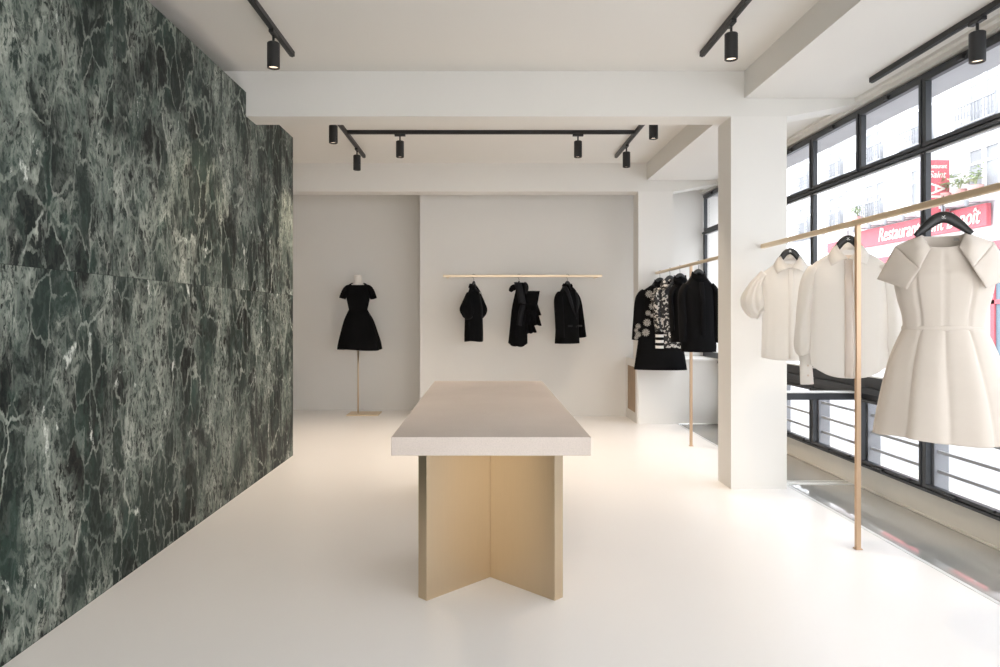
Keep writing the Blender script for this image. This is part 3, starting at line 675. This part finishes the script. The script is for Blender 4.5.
# ruffled dress
rx_ = (519-485)/76.9
rd = thing('ruffled_dress', 'black ruffled dress with bow, hanging in the middle of the back wall rail', 'dress', (rx_, 9.10, WZ), 0, G_R)
body_mb([(-0.885, -0.015, 0, 0.115, 0.085), (-0.86, -0.015, 0, 0.118, 0.09), (-0.62, -0.005, 0, 0.105, 0.09), (-0.42, 0.0, 0, 0.090, 0.08), (-0.25, 0.012, 0, 0.068, 0.06), (-0.13, 0.02, 0, 0.050, 0.05), (-0.085, 0.01, 0, 0.050, 0.05)], 40, 72, 2.2, soft_folds(21, 0.06), None, lambda th: 0.035*math.sin(2*th+1)).build('gown', 'blackcloth', rd, smooth=True, solid=0.003)
def flounce(x0, x1, z0, z1, y, n=26, amp=0.025, name='ruffle', mat='blackcloth', tip=0.05):
    rows = []
    for i in range(8):
        t = i/7; row = []
        for j in range(n):
            u = j/(n-1)
            row.append((lerp(x0, lerp(x1-0.055, x1, t), u), y+amp*t*math.sin(u*17)+0.01*u, lerp(z0, z1, t)-tip*u*t+0.005*t*math.sin(u*19)))
        rows.append(row)
    return MB().grid(rows, False).build(name, mat, rd, smooth=True, solid=0.004)
MB().grid([[(lerp(0.06, lerp(0.268, 0.235, t), u), -0.03-0.02*math.sin(u*3), lerp(-0.195, -0.38, t)) for u in (0, .25, .5, .75, 1)] for t in (0, .33, .66, 1)], False).build('ruffle', 'blackcloth', rd, smooth=True, solid=0.004)
flounce(0.06, 0.285, -0.34, -0.49, -0.05, tip=0.02)
flounce(0.06, 0.288, -0.44, -0.63, -0.06, tip=0.015)
flounce(0.05, 0.225, -0.58, -0.76, -0.07, tip=-0.03)
def ribbon(pts, w, name, mat):
    P = curve(pts, 24)
    rows = []
    for i, p in enumerate(P):
        rows.append([(p[0]-w, p[1], p[2]), (p[0]-w*0.4, p[1]-0.012, p[2]+0.004), (p[0]+w*0.4, p[1]-0.012, p[2]-0.004), (p[0]+w, p[1], p[2]-0.006)])
    return MB().grid(rows, False).build(name, mat, rd, smooth=True, solid=0.005)
ribbon([(-0.02, -0.06, -0.085), (0.0, -0.09, -0.17), (0.022, -0.10, -0.26), (0.035, -0.11, -0.36)], 0.048, 'sash', 'blackcloth2')
ribbon([(0.045, -0.10, -0.38), (0.02, -0.135, -0.47), (0.0, -0.14, -0.58), (-0.005, -0.13, -0.64)], 0.035, 'sash_tail', 'blackcloth2')
MB().tube(curve([(-0.02, -0.05, -0.13), (-0.055, -0.05, -0.145), (-0.092, -0.05, -0.165), (-0.118, -0.045, -0.205)], 12), [(0.018+0.022*math.sin(PI*i/11), 0.012) for i in range(12)], 12).build('bow_loop', 'blackcloth', rd, smooth=True)
MB().tube(curve([(0.06, -0.03, -0.09), (0.085, -0.03, -0.12), (0.09, -0.03, -0.18), (0.07, -0.03, -0.23)], 12), [(0.018+0.014*math.sin(PI*i/11), 0.016) for i in range(12)], 12).build('bow_loop', 'blackcloth2', rd, smooth=True)
hanger((rx_, 9.10, WZ), math.radians(70), 'black hanger inside the ruffled black dress', 'black hangers on the back wall rail', 0.082, 0.07, 0.08, False)
# blazer
bx_ = (567.5-485)/76.9
bl = coat('blazer', 'black tailored blazer hanging rightmost on the back wall rail', 'blazer', (bx_, 9.10, WZ), math.radians(48), -0.875, 0.195, 0.185, (0.245, -0.80), 'blackcloth', None, None, G_R, depth=0.10, slv_w=0.052)
hanger((bx_, 9.10, WZ), math.radians(48), 'black hanger inside the black blazer', 'black hangers on the back wall rail', 0.082, 0.16, 0.155, False)
for s in (-1, 1):
    A = curve([(s*0.060, 0.01, -0.115), (s*0.062, -0.055, -0.17), (s*0.045, -0.105, -0.32), (s*0.004, -0.125, -0.52)], 20)
    Bq = curve([(s*0.085, 0.01, -0.150), (s*0.115, -0.062, -0.22), (s*0.105, -0.112, -0.36), (s*0.006, -0.128, -0.525)], 20)
    MB().grid([[Vector(a), Vector(a).lerp(Vector(b), 0.5)+Vector((0, -0.012, 0.004)), Vector(b)] for a, b in zip(A, Bq)], False).build('lapel', 'blackcloth2', bl, smooth=True, solid=0.004)
MB().grid([[(r*math.cos(a), r2*math.sin(a), z) for a in [math.radians(-30+240*j/30) for j in range(31)]] for r, r2, z in ((0.066, 0.056, -0.14), (0.066, 0.056, -0.10), (0.082, 0.070, -0.135))], False).build('collar', 'blackcloth', bl, smooth=True, solid=0.004)
for k in range(2):
    o = MB().lathe([(0, -0.003), (0.010, -0.003), (0.010, 0.003), (0, 0.003)], n=14, cap0=False, cap1=False).build('button', 'blackcloth2', bl)
    o.data.transform(Matrix.Translation((0.012, -0.132, -0.55-0.11*k)) @ Matrix.Rotation(PI/2, 4, 'X'))
for s in (-1, 1):
    MB().box(s*0.11-0.05, s*0.11+0.05, -0.122, -0.114, -0.66, -0.635).build('pocket_flap', 'blackcloth2', bl, bevel=0.003)

# --- dress form with black dress
mx, my = -1.745, 9.63
df = thing('dress_form', 'ivory dress form on a slim brass stand in the wall recess', 'dress form', (mx, my, 0))
MB().box(-0.13, 0.30, -0.18, 0.18, 0, 0.014).build('base', 'brassrail', df, bevel=0.003)
MB().lathe([(0.011, 0.012), (0.011, 1.06)], n=16).build('pole', 'brassrail', df, smooth=True)
rows = []
for z, hw, hd in curve([(1.02, 0.135, 0.09), (1.12, 0.150, 0.105), (1.25, 0.145, 0.10), (1.42, 0.112, 0.085), (1.58, 0.142, 0.10), (1.70, 0.150, 0.085), (1.765, 0.120, 0.065), (1.80, 0.066, 0.055), (1.84, 0.055, 0.052), (1.905, 0.055, 0.052)], 50):
    rows.append([(hw*math.cos(2*PI*j/48), hd*math.sin(2*PI*j/48), z) for j in range(48)])
MB().grid(rows, True, True, True).build('torso', 'plasterform', df, smooth=True)
MB().lathe([(0.0, 0.022), (0.022, 0.018), (0.030, 0.010), (0.053, 0.008), (0.057, 0.0), (0.0, 0.0)], (0, 0, 1.902), 32, False, False).build('neck_cap', 'plasterform', df, smooth=True)
bd = thing('dress', 'black short-sleeved dress with flared skirt worn by the dress form', 'dress', (mx, my, 0.89))
def bt(th): return -0.095*front(th)
body_mb([(0.545, 0, 0, 0.124, 0.096), (0.62, 0, 0, 0.140, 0.11), (0.72, 0, 0, 0.160, 0.118), (0.80, 0, 0, 0.166, 0.105), (0.86, 0, 0, 0.160, 0.085), (0.895, 0, 0, 0.122, 0.075), (0.915, 0, 0, 0.085, 0.068)], 36, 80, 2.2, None, bt).build('bodice', 'blackcloth', bd, smooth=True, solid=0.004)
def skf(t, th): return (0.05*(1-t)+0.01)*math.cos(9*th+PI/2+PI)*0.8
body_mb([(0.0, 0.015, 0, 0.298, 0.25), (0.10, 0.015, 0, 0.285, 0.235), (0.25, 0.01, 0, 0.245, 0.20), (0.40, 0.006, 0, 0.200, 0.155), (0.49, 0, 0, 0.155, 0.118), (0.55, 0, 0, 0.125, 0.097)], 36, 140, 2.1, skf, None, lambda th: 0.012*math.sin(2*th)).build('skirt', 'blackcloth', bd, smooth=True, solid=0.004)
for s in (-1, 1):
    sleeve_mb([(s*0.125, 0, 0.872), (s*0.160, 0, 0.835), (s*0.192, -0.005, 0.775), (s*0.214, -0.01, 0.700)], [(0.024, 0.05), (0.038, 0.062), (0.040, 0.064), (0.044, 0.062)], None, 18, 28).build('sleeve', 'blackcloth', bd, smooth=True, solid=0.004)

# ------------------------------------------------------------------ the street outside
FX = 8.5
st = MB().box(3.3, 30, -12, 45, -0.35, -0.16).box(-12, 3.3, -12, Y0-0.2, -0.35, -0.16).build('street', 'stone'); st['kind'] = 'structure'; st['label'] = 'pale paved street outside the window'; st['category'] = 'street'  # second slab is unseen, added to stop sky light entering from below
bld = thing('building', 'white street building across the road with tall windows', 'building', (FX+1.5, 14, -0.16))
def bp(mb, n, m, par=None, **k):
    o = mb.build(n, m, par or bld, **k)
    o.data.transform(Matrix.Translation(-Vector(bld.location))); return o
bp(MB().box(FX, FX+3, -8, 34, -0.16, 10.5).box(FX-0.34, FX, 10.9, 16.8, 3.28, 3.36).box(FX-0.06, FX, -8, 34, 6.35, 6.42), 'wall', 'facade')
yy = 8.55
rowsz = [(3.42, 4.28), (4.62, 5.75), (6.7, 7.9)]
while yy < 24:
    for r, (z0, z1) in enumerate(rowsz):
        if r == 2 and yy > 18: continue
        f = bp(MB().box(FX-0.05, FX+0.01, yy-0.42, yy-0.35, z0, z1).box(FX-0.05, FX+0.01, yy+0.35, yy+0.42, z0, z1).box(FX-0.05, FX+0.01, yy-0.35, yy+0.35, z1-0.07, z1).box(FX-0.05, FX+0.01, yy-0.35, yy+0.35, z0, z0+0.06)
               .box(FX-0.04, FX+0.01, yy-0.05, yy+0.05, z0, z1).box(FX-0.036, FX+0.006, yy-0.351, yy+0.351, lerp(z0, z1, 0.66)-0.025, lerp(z0, z1, 0.66)+0.025).box(FX-0.09, FX, yy-0.5, yy+0.5, z1, z1+0.07), 'window_frame', 'winwhite')
        o = MB().box(FX-0.02, FX-0.01, yy-0.35, yy+0.35, z0+0.05, z1-0.05).build('window_pane', 'winglass', f); o.data.transform(Matrix.Translation(-Vector(bld.location)))
        if r == 1 or (r == 0 and yy > 14):
            mb = MB().box(FX-0.22, FX-0.19, yy-0.5, yy+0.5, z0+0.36, z0+0.40).box(FX-0.22, FX-0.19, yy-0.5, yy+0.5, z0+0.02, z0+0.05)
            for k in range(13):
                q = yy-0.48+0.08*k
                mb.box(FX-0.212, FX-0.198, q-0.006, q+0.006, z0+0.04, z0+0.38)
                if k < 12: mb.tube([(FX-0.205, q+0.04+0.025*math.cos(a), z0+0.2+0.05*math.sin(a)) for a in [i*PI/5 for i in range(11)]], (0.006, 0.006), 5, up=(1, 0, 0))
            mb.box(FX-0.22, FX, yy-0.52, yy+0.52, z0-0.06, z0+0.01)
            bp(mb, 'balcony_railing', 'iron')
    yy += 1.66
# ground floor shop front
for y0, y1 in ((8.6, 10.0), (10.3, 11.7), (12.0, 13.4), (13.7, 15.1), (15.4, 16.8)):
    f = bp(MB().box(FX-0.06, FX, y0, y1, 0.35, 0.5).box(FX-0.06, FX, y0, y1, 2.45, 2.6).box(FX-0.06, FX, y0, y0+0.1, 0.5, 2.45).box(FX-0.06, FX, y1-0.1, y1, 0.5, 2.45).box(FX-0.06, FX, y0, y1, 1.55, 1.62), 'shop_front', 'red')
    o = MB().box(FX-0.03, FX-0.01, y0+0.08, y1-0.08, 0.5, 2.45).build('shop_pane', 'blueglass', f); o.data.transform(Matrix.Translation(-Vector(bld.location)))
# horizontal sign
sg = thing('shop_sign', 'long red restaurant sign with white script across the street', 'sign', (FX-0.1, 13.65, 3.05))
MB().box(-0.02, 0.06, -1.95, 1.95, -0.185, 0.19).build('board', 'red', sg)
text_obj('lettering', 'Restaurant Saint Benoît', 0.40, 'signtext', (-0.03, -0.27, 0), (PI/2, 0, -PI/2), sg, 0.28, 0.006, 0.80)
for k in range(7):
    MB().box(-0.25, -0.02, -1.8+0.6*k-0.01, -1.8+0.6*k+0.01, 0.22, 0.24).lathe([(0.03, 0.16), (0.05, 0.26)], (-0.25, -1.8+0.6*k, 0), 10).build('sign_lamp', 'iron', sg)
# projecting sign
ps = thing('projecting_sign', 'tall red projecting sign with white letters across the street', 'sign', (8.13, 12.7, 3.66))
MB().box(-0.23, 0.23, -0.1, 0.1, -0.5, 0.5).build('sign_box', 'signgrey', ps)
MB().box(-0.225, 0.225, -0.112, -0.1, -0.495, 0.495).build('sign_face', 'red', ps)
MB().box(0.2, 0.38, -0.02, 0.02, 0.2, 0.24).box(0.2, 0.38, -0.02, 0.02, -0.3, -0.26).build('bracket', 'iron', ps)
text_obj('lettering', 'Restaurant', 0.11, 'signtext', (0, -0.115, 0.38), (PI/2, 0, 0), ps, 0, 0.004, 0.72)
text_obj('lettering', 'Saint', 0.17, 'signtext', (0, -0.115, 0.23), (PI/2, 0, 0), ps, 0.25, 0.004, 0.9)
text_obj('lettering', 'AI', 0.36, 'signtext', (0, -0.115, -0.06), (PI/2, PI/2, 0), ps, 0, 0.004, 0.85)
# small sign
s2 = thing('shop_sign', 'small plain red sign farther along the street', 'sign', (FX-0.1, 16.6, 3.0))
MB().box(-0.02, 0.04, -0.55, 0.55, -0.11, 0.12).build('board', 'red', s2)
# flower pots on the ledge
for k, (y, lab) in enumerate(((12.62, 'terracotta pot of leafy plants above the red sign, left one'), (12.25, 'terracotta pot of leafy plants above the red sign, middle one'), (11.85, 'terracotta pot of leafy plants above the red sign, right one'), (15.6, 'potted plants on the ledge of a far window'))):
    p = thing('potted_plant', lab, 'plant', (FX-0.20, y, 3.36), 0, 'potted plants on the facade ledge')
    MB().lathe([(0.09, 0), (0.12, 0.17), (0.125, 0.2)], n=16).build('pot', 'terracotta', p, smooth=True)
    mb = MB(); r = random.Random(k)
    for q in range(90):
        c = Vector((min(0.06, r.gauss(-0.03, 0.07)), max(-0.17, min(0.17, r.gauss(0, 0.10))), 0.28+abs(r.gauss(0, 0.10)))); a = r.uniform(0, 6.28); s_ = r.uniform(0.03, 0.06)
        u = Vector((math.cos(a), math.sin(a), r.uniform(-0.4, 0.6)))*s_; w = Vector((-math.sin(a), math.cos(a), r.uniform(-0.3, 0.3)))*s_*0.45
        mb.add([c-u, c+w, c+u, c-w], [(0, 1, 2, 3)])
    for q in range(6): mb.tube([(0, 0, 0.18), (r.uniform(-.08, .08), r.uniform(-.14, .14), 0.38)], (0.006, 0.006), 5)
    mb.build('foliage', 'leaf', p)
# terrace chairs
def terrace_chair(loc, rz, label):
    c = thing('terrace_chair', label, 'chair', loc, rz, 'grey terrace chairs outside the restaurant')
    MB().box(-0.21, 0.21, -0.21, 0.21, 0.44, 0.48).build('seat', 'wicker', c, bevel=0.01)
    MB().grid([[(x, 0.20+0.05*t+0.03*(1-(x/0.2)**2), 0.46+0.46*t) for x in (-0.2, -0.1, 0, 0.1, 0.2)] for t in (0, 0.25, 0.5, 0.75, 1)], False).build('backrest', 'wicker', c, smooth=True, solid=0.02)
    for sx in (-1, 1):
        for sy in (-1, 1): MB().tube([(sx*0.19, sy*0.19, 0.45), (sx*0.21, sy*0.22, 0)], (0.012, 0.012), 8).build('leg', 'iron', c)
terrace_chair((7.4, 10.4, -0.16), 2.0, 'grey wicker terrace chair by the restaurant, left one')
terrace_chair((7.3, 9.7, -0.16), 2.4, 'grey wicker terrace chair by the restaurant, right one')

# ------------------------------------------------------------------ light
w = bpy.data.worlds.new('world'); scene.world = w; w.use_nodes = True
bg = w.node_tree.nodes['Background']; bg.inputs[0].default_value = (0.93, 0.96, 1.0, 1); bg.inputs[1].default_value = 5.0
def area(name, loc, rot, sx, sy, e, col):
    li = bpy.data.lights.new(name, 'AREA'); li.shape = 'RECTANGLE'; li.size = sx; li.size_y = sy; li.energy = e; li.color = col
    o = bpy.data.objects.new(name, li); COL.objects.link(o); o.location = loc; o.rotation_euler = rot; return o
area('rear_fill_light', (0.2, Y0+0.05, 1.6), (PI/2, 0, 0), 2.8, 2.2, 18, (1.0, 0.88, 0.74))  # unseen warm fill lamp added behind the camera to brighten the room
scene.view_settings.view_transform = 'Standard'
scene.view_settings.exposure = 0.17

# ------------------------------------------------------------------ camera
cd = bpy.data.cameras.new('camera'); cam = bpy.data.objects.new('camera', cd); COL.objects.link(cam)
cam.location = (0, 0, 1.35); cam.rotation_euler = (PI/2, 0, 0)
cd.sensor_width = 36; cd.lens = 25.2; cd.shift_x = 0.015; cd.shift_y = -0.0175; cd.clip_start = 0.05
scene.camera = cam
